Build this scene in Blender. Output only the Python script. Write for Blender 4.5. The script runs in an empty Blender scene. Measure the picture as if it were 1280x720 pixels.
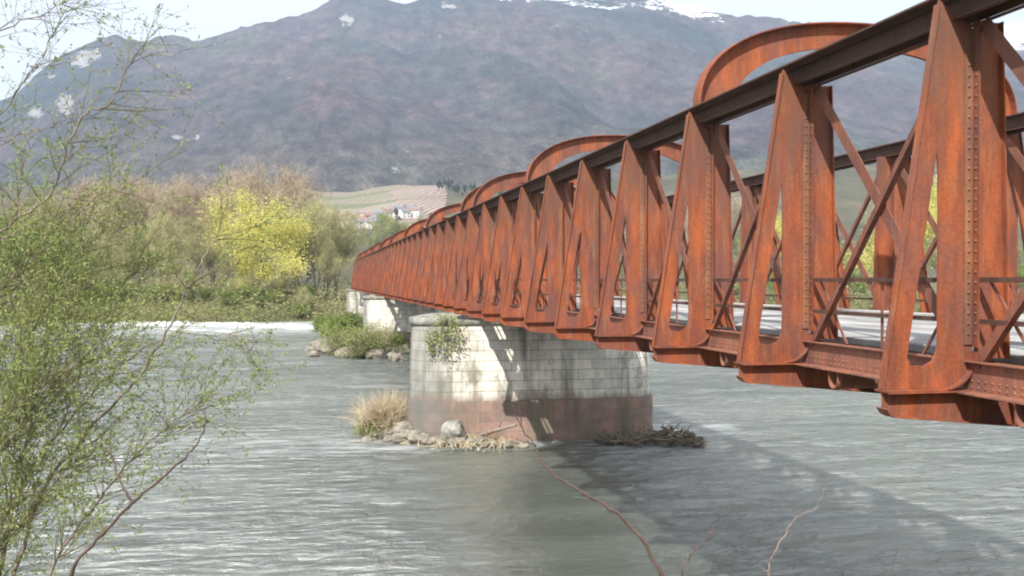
import bpy, math, random
import numpy as np
from mathutils import Vector, Matrix, noise
from mathutils.geometry import tessellate_polygon
random.seed(7); np.random.seed(7)
R = math.radians
# ------------------------------------------------------------------ camera, light
EYE = 7.2
F = 1200.0                                   # focal length in photo pixels (1280 wide)
YAW = math.atan(250.0/F)
PITCH = math.atan(10.0/F)
scn = bpy.context.scene
cam_d = bpy.data.cameras.new('camera'); cam = bpy.data.objects.new('camera', cam_d)
scn.collection.objects.link(cam); scn.camera = cam
cam.location = (0, 0, EYE); cam.rotation_euler = (R(90)-PITCH, 0, -YAW)
cam_d.sensor_width = 36; cam_d.lens = 36*F/1280; cam_d.clip_start = 0.1; cam_d.clip_end = 20000
L = Vector((0.50, 0.80, -1.0)).normalized()  # direction the sunlight travels
ELEV = math.asin(-L.z); AZ = math.atan2(-L.x, -L.y)      # azimuth of the sun from +Y towards +X
sun_d = bpy.data.lights.new('sun', 'SUN'); sun = bpy.data.objects.new('sun', sun_d)
scn.collection.objects.link(sun)
sun_d.energy = 4.7; sun_d.angle = R(0.6); sun_d.color = (1.0, 0.95, 0.87)
sun.rotation_euler = L.to_track_quat('-Z', 'Y').to_euler(); sun.location = (-20, -30, 60)
w = bpy.data.worlds.new('World'); scn.world = w; w.use_nodes = True
nt = w.node_tree; bg = nt.nodes['Background']
sky = nt.nodes.new('ShaderNodeTexSky'); sky.sky_type = 'NISHITA'; sky.sun_disc = False
sky.sun_elevation = ELEV; sky.sun_rotation = AZ; sky.dust_density = 4.0; sky.air_density = 1.0; sky.altitude = 300
# thin bright overcast veil over the blue
tc = nt.nodes.new('ShaderNodeTexCoord'); mpn = nt.nodes.new('ShaderNodeMapping'); mpn.inputs['Scale'].default_value = (1, 1, 3.0)
cn = nt.nodes.new('ShaderNodeTexNoise'); cn.inputs['Scale'].default_value = 2.2; cn.inputs['Detail'].default_value = 6
cr_ = nt.nodes.new('ShaderNodeValToRGB'); cr_.color_ramp.elements[0].position = 0.30; cr_.color_ramp.elements[0].color = (.90, .90, .90, 1)
cr_.color_ramp.elements[1].position = 0.60; cr_.color_ramp.elements[1].color = (1, 1, 1, 1)
mxn = nt.nodes.new('ShaderNodeMix'); mxn.data_type = 'RGBA'; mxn.inputs[7].default_value = (6.4, 6.6, 6.95, 1)
nt.links.new(tc.outputs['Generated'], mpn.inputs[0]); nt.links.new(mpn.outputs[0], cn.inputs['Vector']); nt.links.new(cn.outputs['Fac'], cr_.inputs[0])
nt.links.new(cr_.outputs[0], mxn.inputs[0]); nt.links.new(sky.outputs[0], mxn.inputs[6]); nt.links.new(mxn.outputs[2], bg.inputs[0])
bg.inputs[1].default_value = 0.112
scn.view_settings.view_transform = 'Standard'; scn.view_settings.look = 'None'
scn.view_settings.exposure = 0.84; scn.view_settings.gamma = 1.0
scn.cycles.max_bounces = 6; scn.cycles.volume_bounces = 0; scn.cycles.transparent_max_bounces = 8
scn.cycles.pixel_filter_type = 'BLACKMAN_HARRIS'; scn.cycles.filter_width = 2.0
cam_m = Matrix.Translation(cam.location) @ cam.rotation_euler.to_matrix().to_4x4()
FWD = Vector((math.sin(YAW), math.cos(YAW), 0)); RT = Vector((math.cos(YAW), -math.sin(YAW), 0))
def at(px, py, d):
    return cam_m @ Vector(((px-640)/F*d, -(py-360)/F*d, -d))
def ground_at(px, d, z=0.0):                 # point over column px at view depth d, height z
    p = FWD*d + RT*((px-640)/F*d); return Vector((p.x, p.y, z))
# ------------------------------------------------------------------ materials
def mat(name, rough=0.8, spec=0.3):
    m = bpy.data.materials.new(name); m.use_nodes = True
    b = m.node_tree.nodes['Principled BSDF']; b.inputs['Roughness'].default_value = rough
    b.inputs['Specular IOR Level'].default_value = spec
    return m, m.node_tree, b
def N(t, kind, **kw):
    n = t.nodes.new('ShaderNode'+kind)
    for k, v in kw.items():
        if k in n.inputs: n.inputs[k].default_value = v
        else: setattr(n, k, v)
    return n
def c4(c): return (c[0], c[1], c[2], 1)
def coords(t, scale=(1, 1, 1), src='pos', rot=(0, 0, 0)):
    mp = N(t, 'Mapping'); mp.inputs['Scale'].default_value = scale; mp.inputs['Rotation'].default_value = rot
    if src == 'pos': s = N(t, 'NewGeometry').outputs['Position']
    elif src == 'uv': s = N(t, 'TexCoord').outputs['UV']
    else: s = N(t, 'TexCoord').outputs['Object']
    t.links.new(s, mp.inputs['Vector']); return mp.outputs[0]
def noise_n(t, v, scale, detail=6, rough=0.6, dist=0.0):
    n = N(t, 'TexNoise'); n.inputs['Scale'].default_value = scale; n.inputs['Detail'].default_value = detail
    n.inputs['Roughness'].default_value = rough; n.inputs['Distortion'].default_value = dist
    t.links.new(v, n.inputs['Vector']); return n.outputs['Fac']
def ramp(t, fac, stops):
    r = N(t, 'ValToRGB'); e = r.color_ramp.elements
    while len(e) < len(stops): e.new(0.5)
    for i, (p, c) in enumerate(stops):
        e[i].position = p; e[i].color = c4(c) if not isinstance(c, (int, float)) else (c, c, c, 1)
    t.links.new(fac, r.inputs[0]); return r.outputs[0]
def mix(t, fac, a, b, mode='MIX'):
    n = N(t, 'Mix'); n.data_type = 'RGBA'; n.blend_type = mode
    for s, v in ((0, fac), (6, a), (7, b)):
        if hasattr(v, 'is_linked') or hasattr(v, 'links'): t.links.new(v, n.inputs[s])
        elif isinstance(v, (int, float)): n.inputs[s].default_value = v
        else: n.inputs[s].default_value = c4(v)
    return n.outputs[2]
def math_n(t, op, a, b=0.0):
    n = N(t, 'Math'); n.operation = op
    for i, v in enumerate((a, b)):
        if hasattr(v, 'links'): t.links.new(v, n.inputs[i])
        else: n.inputs[i].default_value = v
    return n.outputs[0]
def bump(t, b, h, strength, dist=0.02):
    n = N(t, 'Bump'); n.inputs['Strength'].default_value = strength; n.inputs['Distance'].default_value = dist
    t.links.new(h, n.inputs['Height']); t.links.new(n.outputs[0], b.inputs['Normal'])

def rust(name, c1, c2, c3, pale=0.25, dark=0.0):
    m, t, b = mat(name, 0.82, 0.25)
    v1 = coords(t, (2.2, 2.2, 0.45)); v2 = coords(t, (1, 1, 1)); v3 = coords(t, (9, 9, 1.1))
    base = ramp(t, noise_n(t, v1, 1.6, 6, 0.65), [(0.30, c3), (0.47, c2), (0.62, c1), (0.78, tuple(x*1.25 for x in c1))])
    blot = ramp(t, noise_n(t, coords(t, (1, 1, .45)), 2.3, 6, 0.6, 0.2), [(0.44, 0.0), (0.62, 1.0)])
    col = mix(t, math_n(t, 'MULTIPLY', blot, 0.62), base, (0.15, 0.075, 0.068))
    strk = ramp(t, noise_n(t, v3, 1.2, 5, 0.6), [(0.52, 0.0), (0.75, 1.0)])
    col = mix(t, math_n(t, 'MULTIPLY', strk, pale), col, (0.36, 0.20, 0.11))
    sp = ramp(t, noise_n(t, v2, 30, 3, 0.7), [(0.35, 0.70), (0.6, 1.1)])
    col = mix(t, 0.6, col, sp, 'MULTIPLY')
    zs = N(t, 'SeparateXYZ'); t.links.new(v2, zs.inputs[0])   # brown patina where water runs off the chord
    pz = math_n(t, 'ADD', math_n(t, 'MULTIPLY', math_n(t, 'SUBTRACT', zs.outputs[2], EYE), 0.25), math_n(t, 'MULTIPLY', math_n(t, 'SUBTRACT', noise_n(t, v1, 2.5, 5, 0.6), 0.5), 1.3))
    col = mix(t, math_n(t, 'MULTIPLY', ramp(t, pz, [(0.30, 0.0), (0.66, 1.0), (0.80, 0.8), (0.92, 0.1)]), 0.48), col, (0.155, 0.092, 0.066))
    if dark: col = mix(t, dark, col, (0.035, 0.028, 0.025))
    t.links.new(col, b.inputs['Base Color'])
    bump(t, b, noise_n(t, v2, 22, 8, 0.7), 0.3, 0.010)
    return m
M = {}
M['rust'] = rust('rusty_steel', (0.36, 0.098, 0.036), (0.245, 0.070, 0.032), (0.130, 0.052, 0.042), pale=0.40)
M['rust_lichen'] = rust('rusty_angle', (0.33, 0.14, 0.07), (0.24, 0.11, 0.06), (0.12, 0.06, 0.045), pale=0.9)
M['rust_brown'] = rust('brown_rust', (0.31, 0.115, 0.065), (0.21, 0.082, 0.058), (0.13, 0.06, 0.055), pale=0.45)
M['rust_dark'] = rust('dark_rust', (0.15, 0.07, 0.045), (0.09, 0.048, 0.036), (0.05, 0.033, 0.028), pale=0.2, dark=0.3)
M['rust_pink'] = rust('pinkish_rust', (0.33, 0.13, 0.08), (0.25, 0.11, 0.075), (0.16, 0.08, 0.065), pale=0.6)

def stone(name, c1, c2, stain=0.75):
    m, t, b = mat(name, 0.9, 0.2)
    uv = coords(t, (1, 1, 1), 'uv'); p = coords(t)
    br = N(t, 'TexBrick'); t.links.new(uv, br.inputs['Vector'])
    br.inputs['Scale'].default_value = 1.0; br.inputs['Brick Width'].default_value = 1.25
    br.inputs['Row Height'].default_value = 0.45; br.inputs['Mortar Size'].default_value = 0.011
    br.inputs['Color1'].default_value = c4(c1); br.inputs['Color2'].default_value = c4(c2)
    br.inputs['Mortar'].default_value = (0.20, 0.19, 0.165, 1); br.inputs['Bias'].default_value = -0.2
    col = mix(t, 0.7, br.outputs['Color'], ramp(t, noise_n(t, p, 1.7, 7, 0.7), [(0.3, 0.60), (0.65, 1.1)]), 'MULTIPLY')
    st = coords(t, (0.9, 0.9, 0.10))
    streak = ramp(t, noise_n(t, st, 1.4, 6, 0.65, 0.3), [(0.49, 0.0), (0.66, 1.0)])
    col = mix(t, math_n(t, 'MULTIPLY', streak, 0.8), col, (0.11, 0.11, 0.09))
    blk = ramp(t, noise_n(t, coords(t, (1, 1, .55)), 0.9, 8, 0.72, 0.3), [(0.52, 0.0), (0.64, 1.0)])
    col = mix(t, math_n(t, 'MULTIPLY', blk, 0.68), col, (0.15, 0.145, 0.11))
    sepz = N(t, 'SeparateXYZ'); t.links.new(coords(t), sepz.inputs[0])
    rs = ramp(t, noise_n(t, coords(t, (1.2, 1.2, 0.15)), 2.1, 4), [(0.55, 0.0), (0.68, 1.0)])
    col = mix(t, math_n(t, 'MULTIPLY', rs, 0.16), col, (0.42, 0.26, 0.12))
    # the nose that stands out on the upstream side carries dark weathering
    nx = ramp(t, math_n(t, 'MULTIPLY', math_n(t, 'ADD', sepz.outputs[0], noise_n(t, coords(t, (1, 1, .3)), 3, 4)), 0.1), [(0.595, 1.0), (0.655, 0.0)])
    col = mix(t, math_n(t, 'MULTIPLY', nx, 0.68), col, (0.12, 0.125, 0.115))
    lowr = ramp(t, math_n(t, 'ADD', math_n(t, 'MULTIPLY', sepz.outputs[2], 0.25), math_n(t, 'MULTIPLY', noise_n(t, coords(t, (1, 1, .6)), 1.1, 6, .7), 0.35)), [(0.62, 1.0), (0.72, 0.0)])
    col = mix(t, math_n(t, 'MULTIPLY', lowr, stain), col, (0.20, 0.145, 0.12))
    mr = ramp(t, br.outputs['Fac'], [(0.0, 0.0), (1.0, 1.0)])
    t.links.new(col, b.inputs['Base Color'])
    h = math_n(t, 'SUBTRACT', math_n(t, 'MULTIPLY', noise_n(t, p, 9, 8, 0.7), 0.6), mr)
    bump(t, b, h, 0.6, 0.03)
    return m
M['stone'] = stone('ashlar_stone', (0.68, 0.65, 0.57), (0.52, 0.50, 0.44))
M['stone_red'] = stone('stained_footing_stone', (0.30, 0.20, 0.16), (0.21, 0.145, 0.125), 0.0)
def simple(name, stops, scale, src='pos', sc=(1, 1, 1), rough=0.9, bmp=0.0, bs=10, spec=0.2, detail=6):
    m, t, b = mat(name, rough, spec); v = coords(t, sc, src)
    t.links.new(ramp(t, noise_n(t, v, scale, detail, 0.65), stops), b.inputs['Base Color'])
    if bmp: bump(t, b, noise_n(t, v, bs, 8, 0.7), bmp, 0.03)
    return m
M['cap'] = simple('cap_stone', [(0.35, (0.11, 0.11, 0.09)), (0.6, (0.33, 0.32, 0.28))], 2.0, bmp=0.5)
M['rock'] = simple('river_rock', [(0.3, (0.10, 0.09, 0.07)), (0.65, (0.31, 0.28, 0.23))], 2.5, bmp=0.7, bs=6)
M['deck'] = simple('deck_gravel', [(0.32, (0.17, 0.17, 0.17)), (0.5, (0.32, 0.32, 0.315)), (0.7, (0.52, 0.52, 0.51))], 0.9, sc=(1.6, 0.5, 1), bmp=0.6, bs=14)
M['concrete'] = simple('pale_concrete', [(0.3, (0.22, 0.21, 0.20)), (0.65, (0.52, 0.51, 0.49))], 1.5, bmp=0.3)
M['bark'] = simple('grey_bark', [(0.3, (0.12, 0.10, 0.075)), (0.7, (0.28, 0.235, 0.18))], 1.5, bmp=0.5)
M['bark_pale'] = simple('pale_bark', [(0.3, (0.14, 0.11, 0.09)), (0.7, (0.36, 0.29, 0.25))], 9, bmp=0.4, bs=60)
M['bark_red'] = simple('reddish_bark', [(0.3, (0.06, 0.042, 0.036)), (0.7, (0.17, 0.115, 0.10))], 9, bmp=0.4, bs=60)
M['bark_mid'] = simple('brown_bark', [(0.3, (0.11, 0.10, 0.05)), (0.7, (0.24, 0.22, 0.12))], 8, bmp=0.4, bs=60)
def leafmat(name, a, b_, c, scale=0.5, src='pos', trans=0.35):
    m, t, b = mat(name, 0.65, 0.3)
    v = coords(t, (1, 1, 1), src)
    col = ramp(t, noise_n(t, v, scale, 5, 0.7), [(0.34, a), (0.5, b_), (0.66, c)])
    t.links.new(col, b.inputs['Base Color'])
    tr = N(t, 'BsdfTranslucent'); t.links.new(col, tr.inputs[0])
    ms = N(t, 'MixShader'); ms.inputs[0].default_value = trans
    t.links.new(b.outputs[0], ms.inputs[1]); t.links.new(tr.outputs[0], ms.inputs[2])
    t.links.new(ms.outputs[0], t.nodes['Material Output'].inputs['Surface']); return m
M['leaf_willow'] = leafmat('young_willow_leaf', (0.17, 0.22, 0.06), (0.26, 0.32, 0.10), (0.38, 0.42, 0.17), 7)
M['leaf_green'] = leafmat('spring_leaf', (0.13, 0.18, 0.04), (0.22, 0.28, 0.07), (0.32, 0.37, 0.11), 0.25)
M['leaf_yellow'] = leafmat('yellow_green_leaf', (0.48, 0.46, 0.09), (0.64, 0.60, 0.16), (0.74, 0.70, 0.26), 0.35)
M['leaf_pale'] = leafmat('pale_green_leaf', (0.20, 0.22, 0.08), (0.32, 0.34, 0.12), (0.42, 0.42, 0.17), 0.2)
M['leaf_dark'] = leafmat('dark_leaf', (0.03, 0.05, 0.02), (0.06, 0.085, 0.03), (0.10, 0.13, 0.05), 0.4)
M['twig_brown'] = leafmat('bare_twigs', (0.28, 0.225, 0.15), (0.41, 0.325, 0.225), (0.51, 0.41, 0.29), 0.12, trans=0.2)
M['twig_olive'] = leafmat('budding_twigs', (0.27, 0.26, 0.12), (0.38, 0.36, 0.17), (0.48, 0.45, 0.22), 0.12, trans=0.2)
M['straw'] = leafmat('dry_straw', (0.40, 0.32, 0.20), (0.56, 0.47, 0.33), (0.70, 0.62, 0.46), 1.5)
M['wall_white'] = simple('white_render', [(0.3, (0.62, 0.60, 0.56)), (0.7, (0.78, 0.76, 0.72))], 0.3)
M['wall_cream'] = simple('cream_render', [(0.3, (0.50, 0.42, 0.33)), (0.7, (0.62, 0.54, 0.44))], 0.3)
M['roof_tile'] = simple('roof_tiles', [(0.3, (0.20, 0.12, 0.10)), (0.7, (0.33, 0.21, 0.17))], 0.5)
M['roof_slate'] = simple('slate_roof', [(0.3, (0.13, 0.13, 0.15)), (0.7, (0.26, 0.26, 0.28))], 0.5)
M['glass'] = simple('window_glass', [(0.3, (0.02, 0.025, 0.03)), (0.7, (0.04, 0.05, 0.06))], 0.5, rough=0.15, spec=0.5)

# ------------------------------------------------------------------ mesh helpers
class MB:
    def __init__(s): s.v = []; s.f = []; s.uv = None
    def add(s, vs, fs):
        o = len(s.v); s.v.extend([tuple(v) for v in vs]); s.f.extend([tuple(i+o for i in f) for f in fs])
    def box(s, x0, x1, y0, y1, z0, z1):
        s.add([(x, y, z) for z in (z0, z1) for y in (y0, y1) for x in (x0, x1)],
              [(0, 2, 3, 1), (4, 5, 7, 6), (0, 1, 5, 4), (2, 6, 7, 3), (0, 4, 6, 2), (1, 3, 7, 5)])
    def bar(s, a, b, wdt, up, thk):          # a box from a to b; width along 'side', thickness along 'up'
        a = Vector(a); b = Vector(b); d = (b-a).normalized(); up = Vector(up).normalized()
        sd = d.cross(up).normalized(); u2 = sd.cross(d).normalized()
        q = []
        for p in (a, b):
            for i, j in ((-1, -1), (1, -1), (1, 1), (-1, 1)): q.append(p+sd*(i*wdt/2)+u2*(j*thk/2))
        s.add(q, [(0, 3, 2, 1), (4, 5, 6, 7), (0, 1, 5, 4), (1, 2, 6, 5), (2, 3, 7, 6), (3, 0, 4, 7)])
    def plate(s, outer, holes, f, t0, t1):   # polygon (2-D) with holes swept from t0 to t1; f(a, b, t) -> xyz
        loops = [outer]+holes
        tri = tessellate_polygon([[Vector((p[0], p[1], 0)) for p in l] for l in loops])
        flat = [p for l in loops for p in l]; n = len(flat)
        vs = [f(p[0], p[1], t0) for p in flat]+[f(p[0], p[1], t1) for p in flat]
        fs = [tuple(t) for t in tri]+[tuple(i+n for i in reversed(t)) for t in tri]
        o = 0
        for l in loops:
            m = len(l)
            for i in range(m): j = (i+1) % m; fs.append((o+i, o+j, o+j+n, o+i+n))
            o += m
        s.add(vs, fs)
    def tube(s, pts, rad, n=5, cap=True):
        pts = [Vector(p) for p in pts]; k = len(pts); vs = []
        ref = Vector((0.31, 0.17, 0.93))
        for i, p in enumerate(pts):
            d = (pts[min(i+1, k-1)]-pts[max(i-1, 0)]); d = d.normalized() if d.length > 1e-9 else Vector((0, 0, 1))
            a = d.cross(ref); a = a.normalized() if a.length > 1e-3 else Vector((1, 0, 0)); b = d.cross(a)
            r = rad[i] if hasattr(rad, '__len__') else rad
            for j in range(n):
                t = 2*math.pi*j/n; vs.append(p+a*(math.cos(t)*r)+b*(math.sin(t)*r))
        fs = [(i*n+j, i*n+(j+1) % n, (i+1)*n+(j+1) % n, (i+1)*n+j) for i in range(k-1) for j in range(n)]
        if cap: fs.append(tuple(range(n-1, -1, -1))); fs.append(tuple(range((k-1)*n, k*n)))
        s.add(vs, fs)
    def quad(s, c, a, b):
        s.add([c-a-b, c+a-b, c+a+b, c-a+b], [(0, 1, 2, 3)])
    def leaf(s, c, a, b):
        s.add([c-a, c-b, c+a, c+b], [(0, 1, 2, 3)])
    def rivet(s, c, nrm, r=0.018):
        c = Vector(c); nrm = Vector(nrm).normalized(); a = nrm.orthogonal().normalized(); b = nrm.cross(a)
        vs = [c+(a*math.cos(t)+b*math.sin(t))*r for t in [i*math.pi/3 for i in range(6)]]
        vs += [c+nrm*(r*.7)+(a*math.cos(t)+b*math.sin(t))*r*.5 for t in [i*math.pi/3 for i in range(6)]]
        s.add(vs, [(i, (i+1) % 6, 6+(i+1) % 6, 6+i) for i in range(6)]+[tuple(range(6, 12))])
    def mesh(s, name, m, smooth=False, fix=False):
        me = bpy.data.meshes.new(name); me.from_pydata(s.v, [], s.f); me.materials.append(m)
        if fix:
            import bmesh
            bm = bmesh.new(); bm.from_mesh(me); bmesh.ops.recalc_face_normals(bm, faces=bm.faces); bm.to_mesh(me); bm.free()
        if smooth: me.polygons.foreach_set('use_smooth', [True]*len(me.polygons))
        me.update(); return me
    def obj(s, name, m, parent=None, loc=(0, 0, 0), smooth=False, fix=False):
        return link(name, s.mesh(name, m, smooth, fix), parent, loc)
def link(name, me, parent=None, loc=(0, 0, 0), rz=0):
    o = bpy.data.objects.new(name, me); scn.collection.objects.link(o)
    o.location = loc; o.rotation_euler = (0, 0, rz)
    if parent: o.parent = parent
    return o
def tag(o, label=None, cat=None, group=None, kind=None):
    if label: o['label'] = label
    if cat: o['category'] = cat
    if group: o['group'] = group
    if kind: o['kind'] = kind
    return o
def thing(name, label, cat, loc=(0, 0, 0), rz=0, group=None):
    return tag(link(name, None, None, loc, rz), label, cat, group)
def copy_thing(src, loc, rz, scale, label, group=None):
    r = src.copy(); scn.collection.objects.link(r); r.location = loc; r.rotation_euler = (0, 0, rz)
    r.scale = (scale, scale, scale) if not hasattr(scale, '__len__') else scale
    r['label'] = label
    if group: r['group'] = group
    for ch in src.children:
        c = ch.copy(); scn.collection.objects.link(c); c.parent = r
    return r

# ------------------------------------------------------------------ ground, hills, mountain
def interp(x, pts): return float(np.interp(x, [p[0] for p in pts], [p[1] for p in pts]))
def fbm(x, y, z=0.0, o=5): return noise.fractal(Vector((x, y, z)), 1.0, 2.1, o)
BANK = 166.0
def bank_y(x):                                # where the far bank meets the water
    return BANK + 5*math.sin(x*0.021+1) + 3*noise.noise(Vector((x*.05, 3, 0))) + (14 if x > 20 else 0)
def gz(x, y):
    near = 9.0 + 1.2*noise.noise(Vector((x*.2, 0, 5)))
    bed = -1.6
    if y < near: 
        s = min(1, max(0, (near+3-y)/10.5)); zn = bed + (5.6-bed)*s**0.9
    else: zn = bed + max(0, (near+3-y))*0.25
    b = bank_y(x); s = min(1, max(0, (y-b+3)/9)); s = s*s*(3-2*s)
    zf = bed + (3.2+1.6-bed*0)*s if False else bed + 5.0*s
    return max(zn, zf) + 0.12*noise.noise(Vector((x*.6, y*.6, 1)))
def grid(name, xs, ys, fn, m, smooth=True):
    mb = MB(); nx = len(xs)
    mb.v = [fn(x, y) for y in ys for x in xs]
    mb.f = [(j*nx+i, j*nx+i+1, (j+1)*nx+i+1, (j+1)*nx+i) for j in range(len(ys)-1) for i in range(nx-1)]
    return mb.obj(name, m, smooth=smooth)
m, t, b = mat('meadow_ground', 0.95, 0.1); p = coords(t)
col = ramp(t, noise_n(t, p, 0.05, 8, 0.7), [(0.3, (0.09, 0.10, 0.04)), (0.5, (0.14, 0.14, 0.06)), (0.7, (0.22, 0.19, 0.11))])
col = mix(t, 0.8, col, ramp(t, noise_n(t, p, 2.5, 6, 0.7), [(0.3, 0.5), (0.7, 1.2)]), 'MULTIPLY')
t.links.new(col, b.inputs['Base Color']); bump(t, b, noise_n(t, p, 3, 8, 0.7), 0.6, 0.2); M['ground'] = m
xs = sorted(set([-4500, -3000, -2000, -1200, -800, -500] + list(np.arange(-320, 321, 4.0)) + [500, 800, 1200, 2000, 3000, 4500]))
ys = sorted(set([-600, -200, -80, -40, -20] + list(np.arange(-10, 16, 0.8)) + list(np.arange(20, 150, 10.0)) + list(np.arange(150, 200, 1.6)) + [205, 215, 230, 260, 320, 420, 600, 900, 1400, 2500, 4200]))
g = grid('ground', xs, ys, lambda x, y: (x, y, gz(x, y)), M['ground']); tag(g, kind='structure')

# vineyard foothill with the field patchwork
FOOT = [(-1500, 215), (-200, 228), (250, 240), (380, 236), (440, 238), (500, 231), (545, 233), (600, 240), (760, 226), (900, 215), (1280, 196), (2400, 190)]
def foot_h(px, d):
    top = (350-interp(px, FOOT))/F*1000+EYE
    s = min(1, max(0, (d-430)/570)); s = s**1.1
    return 3.0 + (top-3)*s + (6*fbm(px*.004, d*.004) + 2*fbm(px*.02, d*.01))*min(1, s*3)
mb = MB(); us = np.arange(-1500, 2400, 12.0); ds = list(np.arange(425, 1000, 14.0))+[1000, 1040, 1100, 1200]
for d in ds:
    for u in us:
        q = ground_at(u, d); h = foot_h(u, min(d, 1000)) - max(0, d-1000)*0.10
        mb.v.append((q.x, q.y, h))
nu = len(us); mb.f = [(j*nu+i, j*nu+i+1, (j+1)*nu+i+1, (j+1)*nu+i) for j in range(len(ds)-1) for i in range(nu-1)]
m, t, b = mat('vineyard_patchwork', 0.95, 0.1)
v = coords(t, (0.008, 0.022, 0.0), rot=(0, 0, R(-24)))
vo = N(t, 'TexVoronoi'); vo.inputs['Scale'].default_value = 1.0; vo.inputs['Randomness'].default_value = 0.8; t.links.new(v, vo.inputs['Vector'])
sp = N(t, 'SeparateColor'); t.links.new(vo.outputs['Color'], sp.inputs[0])
fld = ramp(t, sp.outputs[0], [(0.0, (0.36, 0.27, 0.22)), (0.3, (0.42, 0.33, 0.28)), (0.5, (0.30, 0.27, 0.18)), (0.7, (0.45, 0.37, 0.31)), (0.9, (0.24, 0.25, 0.14))])
wv = N(t, 'TexWave'); wv.inputs['Scale'].default_value = 0.05; wv.inputs['Distortion'].default_value = 2; t.links.new(coords(t, rot=(0, 0, R(30))), wv.inputs['Vector'])
fld = mix(t, 0.6, fld, wv.outputs['Color'], 'MULTIPLY')
wood = ramp(t, noise_n(t, coords(t), 0.012, 6, 0.7), [(0.3, (0.045, 0.05, 0.03)), (0.55, (0.11, 0.10, 0.06)), (0.72, (0.19, 0.155, 0.10))])
at_ = N(t, 'Attribute'); at_.attribute_name = 'field'
fm = ramp(t, math_n(t, 'ADD', at_.outputs['Fac'], math_n(t, 'MULTIPLY', math_n(t, 'SUBTRACT', noise_n(t, coords(t), 0.02, 6, 0.7), 0.5), 0.9)), [(0.45, 0.0), (0.55, 1.0)])
t.links.new(mix(t, fm, wood, fld), b.inputs['Base Color']); bump(t, b, noise_n(t, coords(t), 0.25, 6, 0.7), 0.7, 3.0)
M['foot'] = m
fo = mb.obj('foothill', m, smooth=True); tag(fo, kind='structure')
a = fo.data.attributes.new('field', 'FLOAT', 'POINT'); vals = []
for d in ds:
    for u in us:
        f = min(1, max(0, (d-640)/90)) * min(1, max(0, (565-u)/15))*min(1, max(0, (u-250)/60))
        if u > 620: f = 0.30*min(1, (u-620)/120)
        vals.append(f)
a.data.foreach_set('value', vals)

# the mountain
RIDGE = [(-1600, 150), (-700, 210), (-250, 215), (-90, 175), (-30, 140), (20, 118), (45, 96), (62, 80), (98, 60), (132, 47), (150, 46), (178, 54), (200, 46), (222, 45), (246, 52), (275, 44),
         (300, 36), (330, 29), (360, 21), (385, 18), (400, 8), (415, 0), (440, -7), (470, -6), (490, 3), (510, 6), (535, -2), (575, -9), (640, -11), (720, -8), (770, -4), (800, -6), (840, 2),
         (880, 12), (920, 21), (960, 22), (1000, 29), (1060, 36), (1110, 40), (1180, 42), (1240, 30), (1300, 26), (1500, 30), (2400, 90)]
D0, D1 = 1040.0, 2900.0
def mnt(u, d):
    px = u + 3*noise.noise(Vector((u*.03, 1, 7)))
    top = (350-interp(px, RIDGE))/F*D1 + EYE
    s = (d-D0)/(D1-D0); base = 45.0
    q = ground_at(u, d); X, Y = q.x/1000, q.y/1000
    if s <= 1:
        h = base + (top-base)*(0.86*max(s, 0)**1.12+0.14*max(s, 0)**3)
        env = max(0, s*(1-s))*4
        rg = 1-abs(noise.noise(Vector((X*2.1+Y*1.1+.25*math.sin(Y*5), Y*0.5, 2.0))))*2
        rg2 = 1-abs(noise.noise(Vector((X*6+Y*2.5, Y*1.4, 5.0))))*2
        h += env*(85*(rg-.6) + 22*(rg2-.5)) + env*15*fbm(X*9, Y*2.6, 0, 6) + 5*fbm(X*30, Y*30, 3, 4)*(0.3+s)
    else:
        h = top - (d-D1)*0.45 + 6*fbm(X*9, Y*9)
    h += (4+10*(s > .9))*0.4*fbm(X*40, Y*40, 1, 3)
    return q.x, q.y, h
us = np.arange(-1600, 2400, 6.0); ds = list(np.linspace(D0, D1, 190))+[2950, 3050, 3250, 3500]
mb = MB(); nu = len(us); rock = []; snow = []
ROCKS = [(433, 26, 11, 9), (105, 74, 16, 10), (120, 69, 8, 7), (82, 130, 11, 13), (255, 150, 5, 6), (222, 172, 8, 3), (248, 172, 4, 4), (45, 140, 9, 6), (560, 8, 12, 4), (1000, 60, 18, 3), (65, 95, 8, 4)]
for d in ds:
    for u in us:
        x, y, h = mnt(u, d); mb.v.append((x, y, h))
        py = 350-(h-EYE)/d*F; r = 0
        for (a0, b0, ra, rb) in ROCKS:
            e = ((u-a0)/ra)**2+((py-b0)/rb)**2; r = max(r, 0.85-e*0.42)
        rock.append(max(0, min(1, r)))
        top_y = interp(u, RIDGE); sn = 0
        if 600 < u < 930: sn = max(0, 1.0-(py-top_y)/44.0)*min(1, (u-600)/25)*min(1, (930-u)/30)
        if u > 1150: sn = max(0, 1.4-(py-top_y)/60.0)*min(1, (u-1150)/60)
        snow.append(sn)
mb.f = [(j*nu+i, j*nu+i+1, (j+1)*nu+i+1, (j+1)*nu+i) for j in range(len(ds)-1) for i in range(nu-1)]
m, t, b = mat('wooded_mountain', 0.95, 0.1); P = coords(t, (1, 0.32, 1)); PZ = coords(t)
c = ramp(t, noise_n(t, coords(t, (1, .45, 1.2)), 0.0026, 8, 0.6, 0.0), [(0.32, (0.022, 0.034, 0.028)), (0.46, (0.045, 0.044, 0.040)), (0.56, (0.072, 0.048, 0.047)), (0.70, (0.055, 0.067, 0.034))])
zz = N(t, 'SeparateXYZ'); t.links.new(PZ, zz.inputs[0])
low = ramp(t, math_n(t, 'ADD', math_n(t, 'MULTIPLY', zz.outputs[2], 0.0015), math_n(t, 'MULTIPLY', noise_n(t, P, 0.004, 5, 0.7), 0.3)), [(0.2, 1.0), (0.62, 0.0)])
c = mix(t, math_n(t, 'MULTIPLY', low, 0.7), c, (0.085, 0.095, 0.060))
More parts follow.
